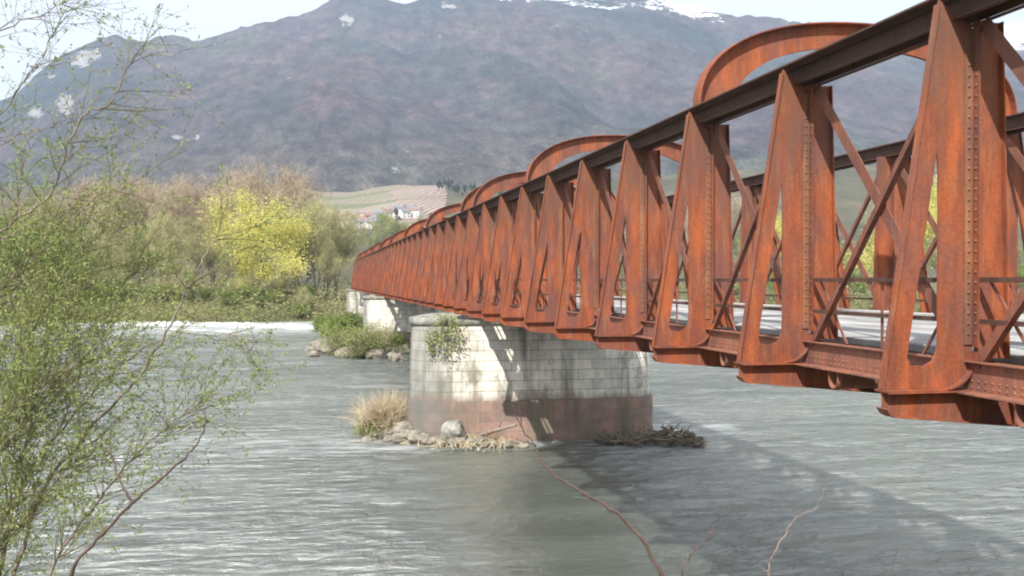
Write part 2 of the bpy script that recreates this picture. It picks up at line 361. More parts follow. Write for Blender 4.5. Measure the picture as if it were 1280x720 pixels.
c = mix(t, 0.9, c, ramp(t, noise_n(t, P, 0.035, 8, 0.75), [(0.36, 0.30), (0.62, 1.8)]), 'MULTIPLY')
c = mix(t, 0.6, c, ramp(t, noise_n(t, P, 0.010, 5, 0.7), [(0.35, 0.45), (0.62, 1.35)]), 'MULTIPLY')
ra = N(t, 'Attribute'); ra.attribute_name = 'rock'
rf = ramp(t, math_n(t, 'ADD', ra.outputs['Fac'], math_n(t, 'MULTIPLY', math_n(t, 'SUBTRACT', noise_n(t, P, 0.03, 6, 0.8), 0.5), 3.2)), [(0.48, 0.0), (0.60, 1.0)])
c = mix(t, rf, c, (0.30, 0.285, 0.27))
sa = N(t, 'Attribute'); sa.attribute_name = 'snow'
sf = ramp(t, math_n(t, 'ADD', sa.outputs['Fac'], math_n(t, 'MULTIPLY', math_n(t, 'SUBTRACT', noise_n(t, coords(t, (1, 1, 3)), 0.006, 8, 0.8), 0.5), 3.2)), [(0.86, 0.0), (0.98, 1.0)])
sf2 = math_n(t, 'MULTIPLY', sf, ramp(t, sa.outputs['Fac'], [(0.05, 0.0), (0.25, 1.0)]))
c = mix(t, sf2, c, (0.82, 0.84, 0.88))
sc_ = ramp(t, noise_n(t, coords(t, (1, 1, 1)), 0.02, 4, 0.7), [(0.72, 0.0), (0.78, 1.0)])
c = mix(t, math_n(t, 'MULTIPLY', sc_, 0.5), c, (0.26, 0.24, 0.22))
t.links.new(c, b.inputs['Base Color']); c = mix(t, 0.75, c, ramp(t, noise_n(t, P, 0.16, 5, 0.8), [(0.38, 0.5), (0.60, 1.45)]), 'MULTIPLY')
t.links.new(c, b.inputs['Base Color']); bump(t, b, noise_n(t, P, 0.08, 8, 0.8), 0.9, 8.0)
mo = mb.obj('mountain', m, smooth=True); tag(mo, kind='structure')
for nm, vals in (('rock', rock), ('snow', snow)):
    a = mo.data.attributes.new(nm, 'FLOAT', 'POINT'); a.data.foreach_set('value', vals)

# the air
hz = MB(); hz.box(-6000, 6000, -700, 5200, -6, 1150)
hm = bpy.data.materials.new('haze'); hm.use_nodes = True; ht = hm.node_tree; ht.nodes.clear()
ho = ht.nodes.new('ShaderNodeOutputMaterial'); pv = ht.nodes.new('ShaderNodeVolumePrincipled')
pv.inputs['Density'].default_value = 0.00018; pv.inputs['Color'].default_value = (0.60, 0.75, 1.0, 1); pv.inputs['Anisotropy'].default_value = 0.0
ht.links.new(pv.outputs[0], ho.inputs['Volume'])
tag(hz.obj('haze', hm), kind='stuff')

# ------------------------------------------------------------------ the river
m, t, b = mat('glacial_water', 0.12, 0.8)
b.inputs['IOR'].default_value = 2.15; b.inputs['Subsurface Weight'].default_value = 1.0; b.inputs['Subsurface Radius'].default_value = (1, 1, 1); b.inputs['Subsurface Scale'].default_value = 3.0   # silt lit from within
pw = coords(t, (0.55, 1.25, 1), rot=(0, 0, R(8)))
big = noise_n(t, coords(t, (0.35, 1.0, 1), rot=(0, 0, R(8))), 0.09, 5, 0.6, 0.8)
col = ramp(t, big, [(0.3, (0.060, 0.076, 0.064)), (0.5, (0.098, 0.116, 0.098)), (0.7, (0.160, 0.180, 0.156))])
fo_ = noise_n(t, coords(t, (0.4, 1.3, 1), rot=(0, 0, R(8))), 0.55, 9, 0.72, 1.0)
sz = N(t, 'SeparateXYZ'); t.links.new(coords(t), sz.inputs[0])
weir = ramp(t, math_n(t, 'MULTIPLY', sz.outputs[1], 0.005), [(0.55, 0.0), (0.70, 0.10), (0.8, 0.05)])
calm = noise_n(t, coords(t, (0.5, 1, 1)), 0.045, 3, 0.5)
wk = N(t, 'Attribute'); wk.attribute_name = 'wake'
cl0 = N(t, 'Attribute'); cl0.attribute_name = 'slack'; inv_f = math_n(t, 'SUBTRACT', 1.0, math_n(t, 'MULTIPLY', cl0.outputs['Fac'], 0.8))
ff = ramp(t, math_n(t, 'ADD', math_n(t, 'ADD', math_n(t, 'ADD', fo_, math_n(t, 'MULTIPLY', wk.outputs['Fac'], 0.24)), math_n(t, 'MULTIPLY', calm, 0.22)), weir), [(0.66, 0.0), (0.92, 0.8)])
ff = math_n(t, 'MULTIPLY', ff, inv_f)
col = mix(t, ff, col, (0.42, 0.45, 0.44))
t.links.new(col, b.inputs['Base Color'])
t.links.new(ramp(t, ff, [(0.0, 0.25), (0.5, 0.55)]), b.inputs['Roughness'])
w1 = noise_n(t, pw, 1.5, 6, 0.6, 0.7); w2 = noise_n(t, coords(t, (0.5, 1.2, 1), rot=(0, 0, R(8))), 0.35, 3, 0.5, 0.4)
cl = N(t, 'Attribute'); cl.attribute_name = 'slack'; inv = math_n(t, 'SUBTRACT', 1.0, math_n(t, 'MULTIPLY', cl.outputs['Fac'], 0.72))
w3 = noise_n(t, pw, 6.0, 4, 0.6, 0.3)
hh = math_n(t, 'ADD', math_n(t, 'ADD', math_n(t, 'MULTIPLY', w1, 0.45), w2), math_n(t, 'MULTIPLY', w3, 0.07))
bump(t, b, hh, 1.0, 0.95)
bn = [n for n in t.nodes if n.type == 'BUMP'][0]; t.links.new(inv, bn.inputs['Strength'])
M['water'] = m
def wz(x, y):
    a = 0.06*noise.noise(Vector((x*.35, y*.9, 0))) + 0.03*noise.noise(Vector((x*1.1, y*2.2, 4)))
    if y > 100: a += 0.10*noise.noise(Vector((x*.25, y*.6, 9)))
    return a
xs = [-2500, -1200, -600, -300, -180, -110]+list(np.arange(-80, 81, 0.9))+[110, 180, 300, 600, 1200, 2500]
ys = list(np.arange(4, 60, 0.5))+list(np.arange(60, 200, 1.6))
wa = grid('water', xs, ys, lambda x, y: (x, y, wz(x, y)), M['water']); tag(wa, kind='structure')
def wake(x, y):                               # broken water round the near pier and its gravel, trailing off downstream (left)
    PX, PY = 10.0, 43.6; dx = max(0, abs(x-PX)-5.4); dy = max(0, abs(y-PY)-1.9); d = math.hypot(dx, dy)
    f = max(0, 1-d/1.5)
    for (cx, cy, r) in ((6.0, 41.2, 2.2), (3.4, 42.6, 2.0), (17.0, 43.3, 2.6), (8.5, 41.0, 1.6)):
        d = math.hypot(x-cx, (y-cy)*1.4)-r; f = max(f, 1-abs(d)/0.9)
    if x < 5: f = max(f, (1-abs(y-PY+.05*(x-5))/(2.2+.06*(5-x)))*math.exp((x-5)/22)*.75)
    if x < 7: f = max(f, (1-abs(y-40.2+.12*(x-7))/1.1)*math.exp((x-7)/12)*.7)
    if y > 118: f = max(f, (y-118)/60)
    return max(0, min(1, f))
def slack(x, y):                              # slack water in the lee of the pier
    e = ((x-7.2-1.2*noise.noise(Vector((0, y*.2, 3))))/4.6)**2+((y-31)/11.5)**2
    s_ = max(0, min(1, (1.5-e)/1.3)); return s_*s_*(3-2*s_)
a = wa.data.attributes.new('slack', 'FLOAT', 'POINT'); a.data.foreach_set('value', [slack(x, y) for y in ys for x in xs])
a = wa.data.attributes.new('wake', 'FLOAT', 'POINT'); a.data.foreach_set('value', [wake(x, y) for y in ys for x in xs])
# white water over the sill below the far bank
m, t, b = mat('foam', 0.7, 0.3)
P = coords(t, (0.5, 1, 1))
t.links.new(ramp(t, noise_n(t, P, 0.9, 8, 0.75), [(0.3, (0.35, 0.38, 0.37)), (0.56, (0.70, 0.72, 0.72))]), b.inputs['Base Color'])
bump(t, b, noise_n(t, P, 2, 8, 0.8), 0.8, 0.3); M['foam'] = m
def foam_strip(name, rows, wdt, hgt, seed):
    mb = MB(); n = 13
    for (px, d) in rows:
        pass
    pxs = np.linspace(rows[0][0], rows[-1][0], 170)
    for px in pxs:
        d = interp(px, rows)
        for j in range(n):
            s = j/(n-1); dd = d + (s-.5)*wdt*(0.8+0.7*noise.noise(Vector((px*.05, seed, 1))))
            q = ground_at(px, dd); e = math.sin(math.pi*s)**0.7
            h = e*hgt*max(0.05, 0.55+1.1*noise.noise(Vector((q.x*.55, q.y*1.1, seed))) + .5*noise.noise(Vector((q.x*1.9, q.y*2.6, seed))))
            mb.v.append((q.x, q.y, h - 0.12))
    mb.f = [(i*n+j, (i+1)*n+j, (i+1)*n+j+1, i*n+j+1) for i in range(len(pxs)-1) for j in range(n-1)]
    return tag(mb.obj(name, M['foam'], smooth=True), kind='stuff')
foam_strip('white_water', [(-150, 164), (120, 160), (250, 156), (330, 150), (410, 143)], 19, 0.55, 3)
foam_strip('white_water', [(120, 143), (200, 140), (290, 134)], 4, 0.25, 8)
foam_strip('white_water', [(800, 43.8), (845, 43.5), (893, 42.6)], 2.2, 0.26, 15)

# ------------------------------------------------------------------ the bridge
S = 3.6; Y0 = 9.47; KA, KB = -5, 41
XN, XF = 7.25, 13.30; XC = (XN+XF)/2
def yk(k): return Y0+S*k
bridge = thing('truss_bridge', 'long rusty riveted iron truss bridge with arched overhead portals crossing the river', 'bridge', (XC, yk(-5), EYE))
BO = Vector((XC, yk(-5), EYE))
def bobj(mb, name, m, loc=None, **kw):
    o = mb.obj(name, m, bridge, (0, 0, 0), **kw)
    o.location = (Vector(loc)-BO) if loc is not None else -BO
    return o
def blink(name, me, loc, rz=0, parent=None):
    return link(name, me, parent or bridge, Vector(loc)-BO if parent is None else loc, rz)
XZ = lambda a, b, t: (a, t, b)
def rake(z): return -0.45-0.68*(3.12-z)/4.27
def arc(cx, cz, r, a0, a1, n=6): return [(cx+r*math.cos(R(a0+(a1-a0)*i/n)), cz+r*math.sin(R(a0+(a1-a0)*i/n))) for i in range(n+1)]
def post_mesh(detail):
    mb = MB()
    outer = [(-0.45, 3.10), (rake(-1.20), -1.20)]+[(-0.42, -1.20)]+arc(-0.43, -0.80, 0.40, -88, 0, 8)+[(-0.03, 2.80), (-0.21, 2.92)]
    hole = [(rake(1.45)+0.245, 1.45), (rake(1.0)+.245, 1.0), (rake(-0.85)+0.245, -0.85), (rake(-.93)+.30, -0.95), (-0.62, -0.95), (-0.52, -0.90), (-0.46, -0.78), (-0.45, -0.6), (-0.45, 1.2)]
    mb.plate(outer, [hole], XZ, -0.016, 0.016)
    mb.box(-0.036, -0.018, -0.13, -0.018, -0.75, 2.88); mb.box(-0.036, -0.018, 0.018, 0.13, -0.75, 2.88)   # flange in the truss plane
    zt, zb = 3.05, -1.2
    mb.bar((rake(zt)-.006, 0, zt), (rake(zb)-.006, 0, zb), 0.10, (1, 0, 0), 0.018)
    # curved flange round the foot
    pts = arc(-0.43, -0.80, 0.41, 0, -88, 8)
    for (a, b) in zip(pts, pts[1:]): mb.bar((a[0], 0, a[1]), (b[0], 0, b[1]), 0.20, (a[0]+.43, 0, a[1]+.8), 0.018)
    mb.box(rake(-1.2)-.02, -0.40, -0.11, 0.11, -1.222, -1.204)
    # inner leg
    mb.plate([(0.02, 2.885), (0.02, -0.88), (0.40, -0.88), (0.30, 2.885)], [], XZ, -0.014, 0.014)
    mb.bar((0.405, 0, -0.88), (0.305, 0, 2.885), 0.16, (1, 0, 0), 0.016)
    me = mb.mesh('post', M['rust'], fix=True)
    an = MB(); an.box(-0.135, -0.04, -0.034, -0.018, -0.72, 2.78); an.box(-0.135, -0.04, 0.018, 0.034, -0.72, 2.78)
    if detail:
        z = -0.6
        while z < 2.74:
            an.rivet((-0.09, -0.034, z), (0, -1, 0), 0.02); z += 0.115
        z = -0.6
        while z < 2.7:
            an.rivet((-0.036, -0.085, z), (-1, 0, 0), 0.018); z += 0.115
    return me, an.mesh('angle_iron', M['rust_lichen'])
pm, am = post_mesh(True); pm2, am2 = post_mesh(False)
for k in range(KA, KB+1):
    for side in (0, 1):
        d = k <= 6
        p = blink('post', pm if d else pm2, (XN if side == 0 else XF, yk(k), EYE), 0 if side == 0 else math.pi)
        if k <= 20: link('angle_iron', am if d else am2, p)
def brace_mesh():
    mb = MB()
    a, b = (0, 0.14, 2.84), (0, S-0.14, -0.92)
    mb.bar((-0.012, a[1], a[2]), (-0.012, b[1], b[2]), 0.17, (1, 0, 0), 0.014)
    a2, b2 = (0, 0.14, -0.92), (0, S-0.14, 2.84)
    mb.bar((0.012, a2[1], a2[2]), (0.012, b2[1], b2[2]), 0.17, (1, 0, 0), 0.014)
    for (p, q, x) in ((a, b, -0.05), (a2, b2, 0.05)):   # standing legs of the angles
        d = (Vector(q)-Vector(p)).normalized(); n = d.cross(Vector((1, 0, 0))).normalized()*0.078
        mb.bar((x, p[1]+n.y, p[2]+n.z), (x, q[1]+n.y, q[2]+n.z), 0.012, (1, 0, 0), 0.075)
    for z0, y0 in ((2.60, 0.16), (2.60, S-0.16), (-0.80, 0.16), (-0.80, S-0.16)):   # gusset plates
        pass
    return mb.mesh('cross_brace', M['rust_brown'], fix=True)
bmx = brace_mesh()
for k in range(KA, KB):
    blink('cross_brace', bmx, (XN+.0, yk(k), EYE)); blink('cross_brace', bmx, (XF, yk(k+1), EYE), math.pi)
YA, YB = yk(KA)-0.5, yk(KB)+0.5
for sgn, X0 in ((1, XN), (-1, XF)):
    ch = MB(); x = lambda a: X0+sgn*a
    def bx(mb, a0, a1, z0, z1, y0=YA, y1=YB): mb.box(min(x(a0), x(a1)), max(x(a0), x(a1)), y0, y1, EYE+z0, EYE+z1)
    bx(ch, -0.45, 0.20, 3.14, 3.165)                       # top plate
    bx(ch, -0.20, -0.18, 2.90, 3.137); bx(ch, 0.06, 0.08, 2.90, 3.137)
    bx(ch, -0.29, -0.205, 2.885, 2.90); bx(ch, 0.085, 0.15, 2.885, 2.90)
    bx(ch, -0.30, -0.203, 3.115, 3.137)
    if sgn == 1:
        for i in range(110):
            ch.rivet((x(-0.20), yk(-1)+i*0.15, EYE+2.93), (-1, 0, 0), 0.015); ch.rivet((x(-0.20), yk(-1)+i*0.15, EYE+3.08), (-1, 0, 0), 0.015)
    bobj(ch, 'top_chord', M['rust_dark'])
    lo = MB()
    bx(lo, -0.07, -0.05, -1.235, -0.90); bx(lo, 0.05, 0.07, -1.235, -0.90)
    bx(lo, -0.29, -0.073, -1.25, -1.232); bx(lo, 0.073, 0.22, -1.25, -1.232)
    bx(lo, -0.13, -0.073, -0.915, -0.90)
    if sgn == 1:
        for i in range(150):
            y = yk(-1)+i*0.11
            lo.rivet((x(-0.07), y, EYE-1.19), (-1, 0, 0), 0.017)
            if (i//5) % 3 != 1:
                lo.rivet((x(-0.07), y, EYE-1.12), (-1, 0, 0), 0.017); lo.rivet((x(-0.07), y, EYE-0.97), (-1, 0, 0), 0.017)
    bobj(lo, 'bottom_chord', M['rust_pink'])
    ra_ = MB()
    for z in (0.0, -0.46): 
        ra_.box(X0-sgn*0.0-0.02, X0+0.02, YA, YB, EYE+z-0.026, EYE+z+0.026) if z else ra_.box(X0-0.03, X0+0.03, YA, YB, EYE-0.029, EYE+0.029)
    o = bobj(ra_, 'railing', M['rust_dark'])
    for k in range(-3, 12 if sgn == 1 else 6):
      for (p_, q_, ww) in (((X0+.04, yk(k)+0.22, EYE), (X0+.04, yk(k)+0.95, EYE-0.9), 0.035), ((X0+.04, yk(k+1)-0.22, EYE), (X0+.04, yk(k+1)-0.95, EYE-0.9), 0.035), ((X0+.03, yk(k)+S/2, EYE), (X0+.03, yk(k)+S/2, EYE-0.9), 0.04)):
        rb = MB(); rb.bar(p_, q_, ww, (1, 0, 0), 0.02); rb.obj('baluster', M['rust_brown'], o)
    if False:
        rb = MB(); rb.bar((X0+.04, yk(k)+0.22, EYE), (X0+.04, yk(k)+0.95, EYE-0.9), 0.035, (1, 0, 0), 0.02)
        rb.bar((X0+.04, yk(k+1)-0.22, EYE), (X0+.04, yk(k+1)-0.95, EYE-0.9), 0.035, (1, 0, 0), 0.02)
        rb.bar((X0+.03, yk(k)+S/2, EYE), (X0+.03, yk(k)+S/2, EYE-0.9), 0.04, (1, 0, 0), 0.02)
# portal arches
def sup(a, b, n, t):
    c, s = math.cos(t), math.sin(t)
    return (math.copysign(abs(c)**(2/n), c)*a, abs(s)**(2/n)*b)
ar = MB()
out = [sup(3.32, 1.70, 2.35, math.pi-math.pi*i/40) for i in range(41)]
inn = [sup(2.62, 1.27, 2.2, math.pi*i/40) for i in range(41)]
ar.plate([(x, z) for x, z in out]+[(x, z) for x, z in inn], [], XZ, -0.014, 0.014)
for (a, b) in zip(out, out[1:]):
    mx, mz = (a[0]+b[0])/2, (a[1]+b[1])/2
    ar.bar((a[0], 0, a[1]), (b[0], 0, b[1]), 0.34, (mx/3.3**2, 0, mz/1.7**2), 0.022)
for (a, b) in zip(inn, inn[1:]):
    mx, mz = (a[0]+b[0])/2, (a[1]+b[1])/2
    ar.bar((a[0], 0, a[1]), (b[0], 0, b[1]), 0.09, (mx/3.3**2, 0, mz/1.7**2), 0.014)
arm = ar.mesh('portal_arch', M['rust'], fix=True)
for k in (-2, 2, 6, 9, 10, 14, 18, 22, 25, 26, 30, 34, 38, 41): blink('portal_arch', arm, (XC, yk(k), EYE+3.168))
# floor beams, joists, stringers
fb = MB(); hw = XC-6.12
prof = [(-hw, -1.225), (-hw-.0, -1.40), (-hw+.04, -1.46), (-hw+.10, -1.49), (-1.6, -1.72), (1.6, -1.72), (hw-.10, -1.49), (hw-.04, -1.46), (hw, -1.40), (hw, -1.225)]
fb.plate([(-hw, -1.226)]+prof[1:9]+[(hw, -1.226)], [], XZ, -0.014, 0.014)
fb.box(-hw, hw, -0.12, 0.12, -1.242, -1.224)
for i in range(1, 8):
    a, b = prof[i], prof[i+1]; fb.bar((a[0], 0, a[1]-.005), (b[0], 0, b[1]-.005), 0.20, (0, 0, 1), 0.018)
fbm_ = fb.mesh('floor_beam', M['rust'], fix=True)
jo = MB(); n = 9; r0, r1 = 0.12, 0.105
for Xa, Xb in ((-3.28, 3.28),):
    prf = [(r0*math.cos(t), -0.09+r0*math.sin(t)) for t in [math.pi*(1+i/n) for i in range(n+1)]]
    prf = [(-r0, 0.03)]+prf+[(r0, 0.03)]
    prf2 = [(p[0]*r1/r0, (p[1]+.09)*r1/r0-.09 if p[1] < -.09 else p[1]) for p in reversed(prf)]
    jo.plate(prf+prf2, [], lambda a, b, t: (t, a, b), Xa, Xb)
jom = jo.mesh('joist', M['rust_pink'], fix=True)
for k in range(KA, KB+1):
    blink('floor_beam', fbm_, (XC, yk(k), EYE))
    if k < KB:
        for q in (0.36, 0.70): blink('joist', jom, (XC, yk(k)+S*q, EYE-1.285))
st = MB()
for X in (8.9, 10.275, 11.65): st.box(X-.01, X+.01, YA, YB, EYE-1.22, EYE-0.96); st.box(X-.08, X+.08, YA, YB, EYE-0.955, EYE-0.94)
bobj(st, 'stringers', M['rust_dark'])
dk = MB(); dk.box(7.72, 12.83, YA-2, YB+2, EYE-0.935, EYE-0.84)
bobj(dk, 'deck', M['deck'])
kb = MB(); kb.box(7.74, 7.98, YA-2, YB+2, EYE-0.838, EYE-0.74)
kb2 = MB(); kb2.box(12.35, 12.80, YA-2, YB+2, EYE-0.838, EYE-0.70)
bobj(kb2, 'kerb', M['concrete'])

# ------------------------------------------------------------------ piers
def stadium(hl, r, n=14):
    pts = [(hl-r+r*math.sin(math.pi*i/n), -r*math.cos(math.pi*i/n)) for i in range(n+1)]
    return pts+[(-x, -y) for x, y in pts]
def shell(levels, name, m, parent, cap=True):
    mb = MB(); rings = []; n = None
    for (hl, r, z) in levels:
        pts = stadium(hl, r); n = len(pts); mb.v.extend([(x, y, z) for x, y in pts])
    fs = []
    for i in range(len(levels)-1):
        for j in range(n): fs.append((i*n+j, i*n+(j+1) % n, (i+1)*n+(j+1) % n, (i+1)*n+j))
    if cap: fs.append(tuple((len(levels)-1)*n+j for j in range(n)))
    mb.f = fs
    me = mb.mesh(name, m); uvl = me.uv_layers.new(name='UVMap')
    pts = stadium(levels[0][0], levels[0][1]); s = [0]
    for j in range(n): a = pts[j]; b = pts[(j+1) % n]; s.append(s[-1]+math.hypot(b[0]-a[0], b[1]-a[1]))
    li = 0
    for p in me.polygons:
        vs = list(p.vertices)
        for q, vi in enumerate(vs):
            j = vi % n
            if len(vs) == 4 and j == 0 and any(v % n == n-1 for v in vs): j = n
            uvl.data[p.loop_indices[q]].uv = (s[j], levels[vi//n][2])
        p.use_smooth = len(vs) == 4
    return link(name, me, parent)
def pier(Y, label, hl=5.75, top=EYE-1.68):
    t_ = thing('stone_pier', label, 'bridge pier', (XC-0.25, Y, 0), 0, 'stone piers of the bridge')
    shell([(hl+.10, 1.80, -1.8), (hl+.08, 1.78, 1.75), (hl+.02, 1.72, 1.83)], 'footing', M['stone_red'], t_)
    shell([(hl-.04, 1.66, 1.80), (hl-.14, 1.56, top-0.32)], 'shaft', M['stone'], t_)
    shell([(hl-.1, 1.58, top-0.33), (hl-.03, 1.65, top-0.28), (hl-.03, 1.65, top-0.03), (hl-.09, 1.60, top), (hl-1.0, 0.8, top+0.16)], 'cap', M['cap'], t_)
    for sx in (-1, 1):
        for dy in (-0.75, 0.75):
            bb = MB(); bb.box(sx*3.02+0.25-.3, sx*3.02+0.25+.3, dy-.25, dy+.25, top-.02, EYE-1.515); bb.obj('bearing', M['rust_dark'], t_)
    return t_
P1Y = 43.6
pier(P1Y, 'tall pale stone pier with reddish stained base standing in mid river')
pier(101.0, 'farther stone pier behind the shrubs, with rocks at its foot', 4.9)
def abut(Y, label, y1):
    t_ = thing('bridge_abutment', label, 'abutment', (XC, Y, 0))
    mb = MB(); mb.box(-4.6, 4.6, 0, y1, -1.5, EYE-1.7); me = mb.mesh('wall', M['stone']); uv = me.uv_layers.new(name='UVMap')
    for p in me.polygons:
        for q, vi in zip(p.loop_indices, p.vertices):
            v = me.vertices[vi].co; uv.data[q].uv = (v.x+v.y, v.z)
    link('wall', me, t_)
    c = MB(); c.box(-4.8, 4.8, -.15, y1+.1, EYE-1.698, EYE-1.52); c.obj('coping', M['cap'], t_); return t_
abut(yk(41)-1.5, 'pale stone abutment carrying the far end of the bridge', 8)
abut(yk(-5)-6, 'stone abutment carrying the near end of the bridge', 8)
for (Yp,) in ((148.5,),):
    pass

# ------------------------------------------------------------------ rocks, driftwood at the piers
def rock_obj(name, c, r, seed, label, group, m='rock', flat=0.7, cat='rock'):
    mb = MB(); import bmesh
    bm = bmesh.new(); bmesh.ops.create_icosphere(bm, subdivisions=3, radius=1)
    for v in bm.verts:
        n = v.co.normalized(); f = 1+0.35*noise.noise(n*1.3+Vector((seed, 0, 0)))+0.12*noise.noise(n*4+Vector((0, seed, 0)))
        v.co = Vector((n.x*r*f*1.15, n.y*r*f, n.z*r*f*flat))
    me = bpy.data.meshes.new(name); bm.to_mesh(me); bm.free(); me.materials.append(M[m])
    return tag(link(name, me, None, c, seed), label, cat, group)
def w_at(px, py, z=0.0):                      # point on the plane at height z seen at px, py
    d = (EYE-z)*F/(py-350); return ground_at(px, d, z)
sp_ = [(505, 43.2, .50, .5), (492, 43.3, .42, .25), (480, 43.6, .36, .15), (512, 42.9, .42, .35), (520, 42.3, .40, .3), (500, 42.7, .34, .15), (467, 43.4, .30, .1), (530, 41.9, .34, .25), (542, 41.7, .30, .2), (553, 41.6, .34, .22), (588, 41.3, .28, .2), (602, 41.3, .32, .2), (616, 41.3, .24, .15), (634, 41.2, .26, .12), (575, 41.3, .26, .3), (655, 41.1, .22, .1), (460, 43.0, .25, .05), (488, 42.9, .28, .1)]
for i, (px, d, r, z) in enumerate(sp_):
    rock_obj('boulder', ground_at(px, d, z), r, i+1.3, 'small grey boulder at the foot of the mid river pier', 'boulders at the foot of the near pier')
rock_obj('boulder', ground_at(567, 41.5, .62), 0.50, 9.1, 'large pale boulder leaning on the reddish pier base, biggest of its row', None, 'cap', 1.1)
for i in range(34):
    px = random.uniform(385, 516); py = random.uniform(432, 448) + (4 if px > 480 else 0); r = random.uniform(.35, .95)
    q = w_at(px, py); q.z = 0.1+r*.2
    rock_obj('boulder', q, r, i+20.7, 'rough boulder heaped at the foot of the farther pier', 'boulders at the foot of the farther pier')
# gravel and earth spit under those rocks
def mound(name, pts, z0, m, label=None, kind='structure'):
    mb = MB(); n = 30; c = sum((Vector(p) for p in pts), Vector())/len(pts)
    ring = []
    for i in range(n):
        t = i/n*len(pts); a = Vector(pts[int(t) % len(pts)]); b = Vector(pts[(int(t)+1) % len(pts)]); ring.append(a.lerp(b, t-int(t)))
    K = 7
    for j in range(K):
        s = j/(K-1)
        for i, p in enumerate(ring):
            q = p.lerp(c, s*.98); mb.v.append((q.x, q.y, -0.5+(z0+.5)*math.sin(s*math.pi/2)+.12*noise.noise(q*1.3)*(s > 0)))
    mb.f = [(j*n+i, j*n+(i+1) % n, (j+1)*n+(i+1) % n, (j+1)*n+i) for j in range(K-1) for i in range(n)]
    mb.f.append(tuple((K-1)*n+i for i in range(n)))
    return tag(mb.obj(name, m, smooth=True), kind=kind)
M['earth'] = simple('silt_and_gravel', [(0.3, (0.14, 0.12, 0.08)), (0.6, (0.32, 0.28, 0.20))], 1.5, bmp=0.8, bs=8)
mound('gravel_bank', [ground_at(450, 43.5), ground_at(470, 42.3), ground_at(520, 40.9), ground_at(600, 40.3), ground_at(700, 40.6), ground_at(705, 42.5), ground_at(560, 45), ground_at(480, 46)], 0.42, M['earth'])
mound('gravel_bank', [w_at(380, 440), w_at(430, 448), w_at(520, 452), w_at(580, 440), w_at(560, 418), w_at(480, 408), w_at(410, 402), w_at(395, 415)], 0.6, M['earth'])
# log leaning at the base
lg = MB(); a = w_at(588, 549, .1); b_ = w_at(640, 548, 1.1); b_ = ground_at(645, 41.0, 1.0)
lg.tube([a, a.lerp(b_, .5)+Vector((0, 0, .05)), b_], [.12, .10, .07], 8); lg.tube([a.lerp(b_, .6), a.lerp(b_, .8)+Vector((-.1, 0, .5))], [.04, .02], 5)
tag(lg.obj('driftwood_log', M['bark_pale'], smooth=True), 'pale driftwood log leaning on the reddish pier base', 'log')
dw = MB()
for i in range(330):
    s = random.random()**0.8; px = 745+s*132; d = 42.9-0.7*s + random.uniform(-.9, .9)
    hgt = 0.10+0.5*max(0, math.sin((s-.35)/.65*math.pi))**.8 if s > .35 else .15
    c = ground_at(px, d, random.uniform(0, hgt)); ln = random.uniform(.3, 1.1)
    dr = Vector((random.gauss(0, 1), random.gauss(0, .8), random.gauss(0, .35))).normalized()*ln/2
    dw.tube([c-dr, c+Vector((0, 0, random.uniform(-.06, .06))), c+dr], [random.uniform(.015, .05)]*3, 4)
tag(dw.obj('driftwood', M['bark']), kind='stuff')
tag(dw and bpy.data.objects['driftwood'], 'tangled brown driftwood caught against the downstream end of the near pier', 'driftwood')

# ------------------------------------------------------------------ vegetation
def rnd_dir(up=0.0):
    v = Vector((random.gauss(0, 1), random.gauss(0, 1), random.gauss(0, 1)+up)); return v.normalized()
def leaves(mb, c, n, spread, ln, wd):
    for _ in range(n):
        p = c+Vector((random.gauss(0, spread), random.gauss(0, spread), random.gauss(0, spread)))
        a = rnd_dir(); b = a.orthogonal().normalized(); b.rotate(Matrix.Rotation(random.random()*6.28, 3, a))
        mb.leaf(p, a*ln*random.uniform(.6, 1.3), b*wd*random.uniform(.6, 1.3))
def limb(mb, p, d, ln, r, lvl, maxl, tips, spread=0.55, up=0.15, nseg=4, kids=(3, 5)):
    pts = [p]; rr = [r]; dd = d.copy()
    for i in range(nseg):
        dd = (dd+Vector((random.gauss(0, .13), random.gauss(0, .13), random.gauss(0, .08)+up*.25))).normalized()
        pts.append(pts[-1]+dd*ln/nseg); rr.append(r*(1-(i+1)/nseg*.62))
    mb.tube(pts, rr, 5 if lvl == 0 else 3, cap=False)
    if lvl >= maxl: tips.append((pts[-1], dd)); tips.append((pts[nseg//2], dd)); return
    for _ in range(random.randint(*kids)):
        s = random.uniform(.35, 1.0); i = min(nseg-1, int(s*nseg)); q = pts[i].lerp(pts[i+1], s*nseg-i)
        nd = (dd + rnd_dir()*spread*1.5 + Vector((0, 0, up))).normalized()
        limb(mb, q, nd, ln*random.uniform(.5, .72), max(rr[i+1]*.6, .015), lvl+1, maxl, tips, spread, up, max(3, nseg-1), kids)
    limb(mb, pts[-1], dd, ln*.6, rr[-1], lvl+1, maxl, tips, spread, up, max(3, nseg-1), kids)
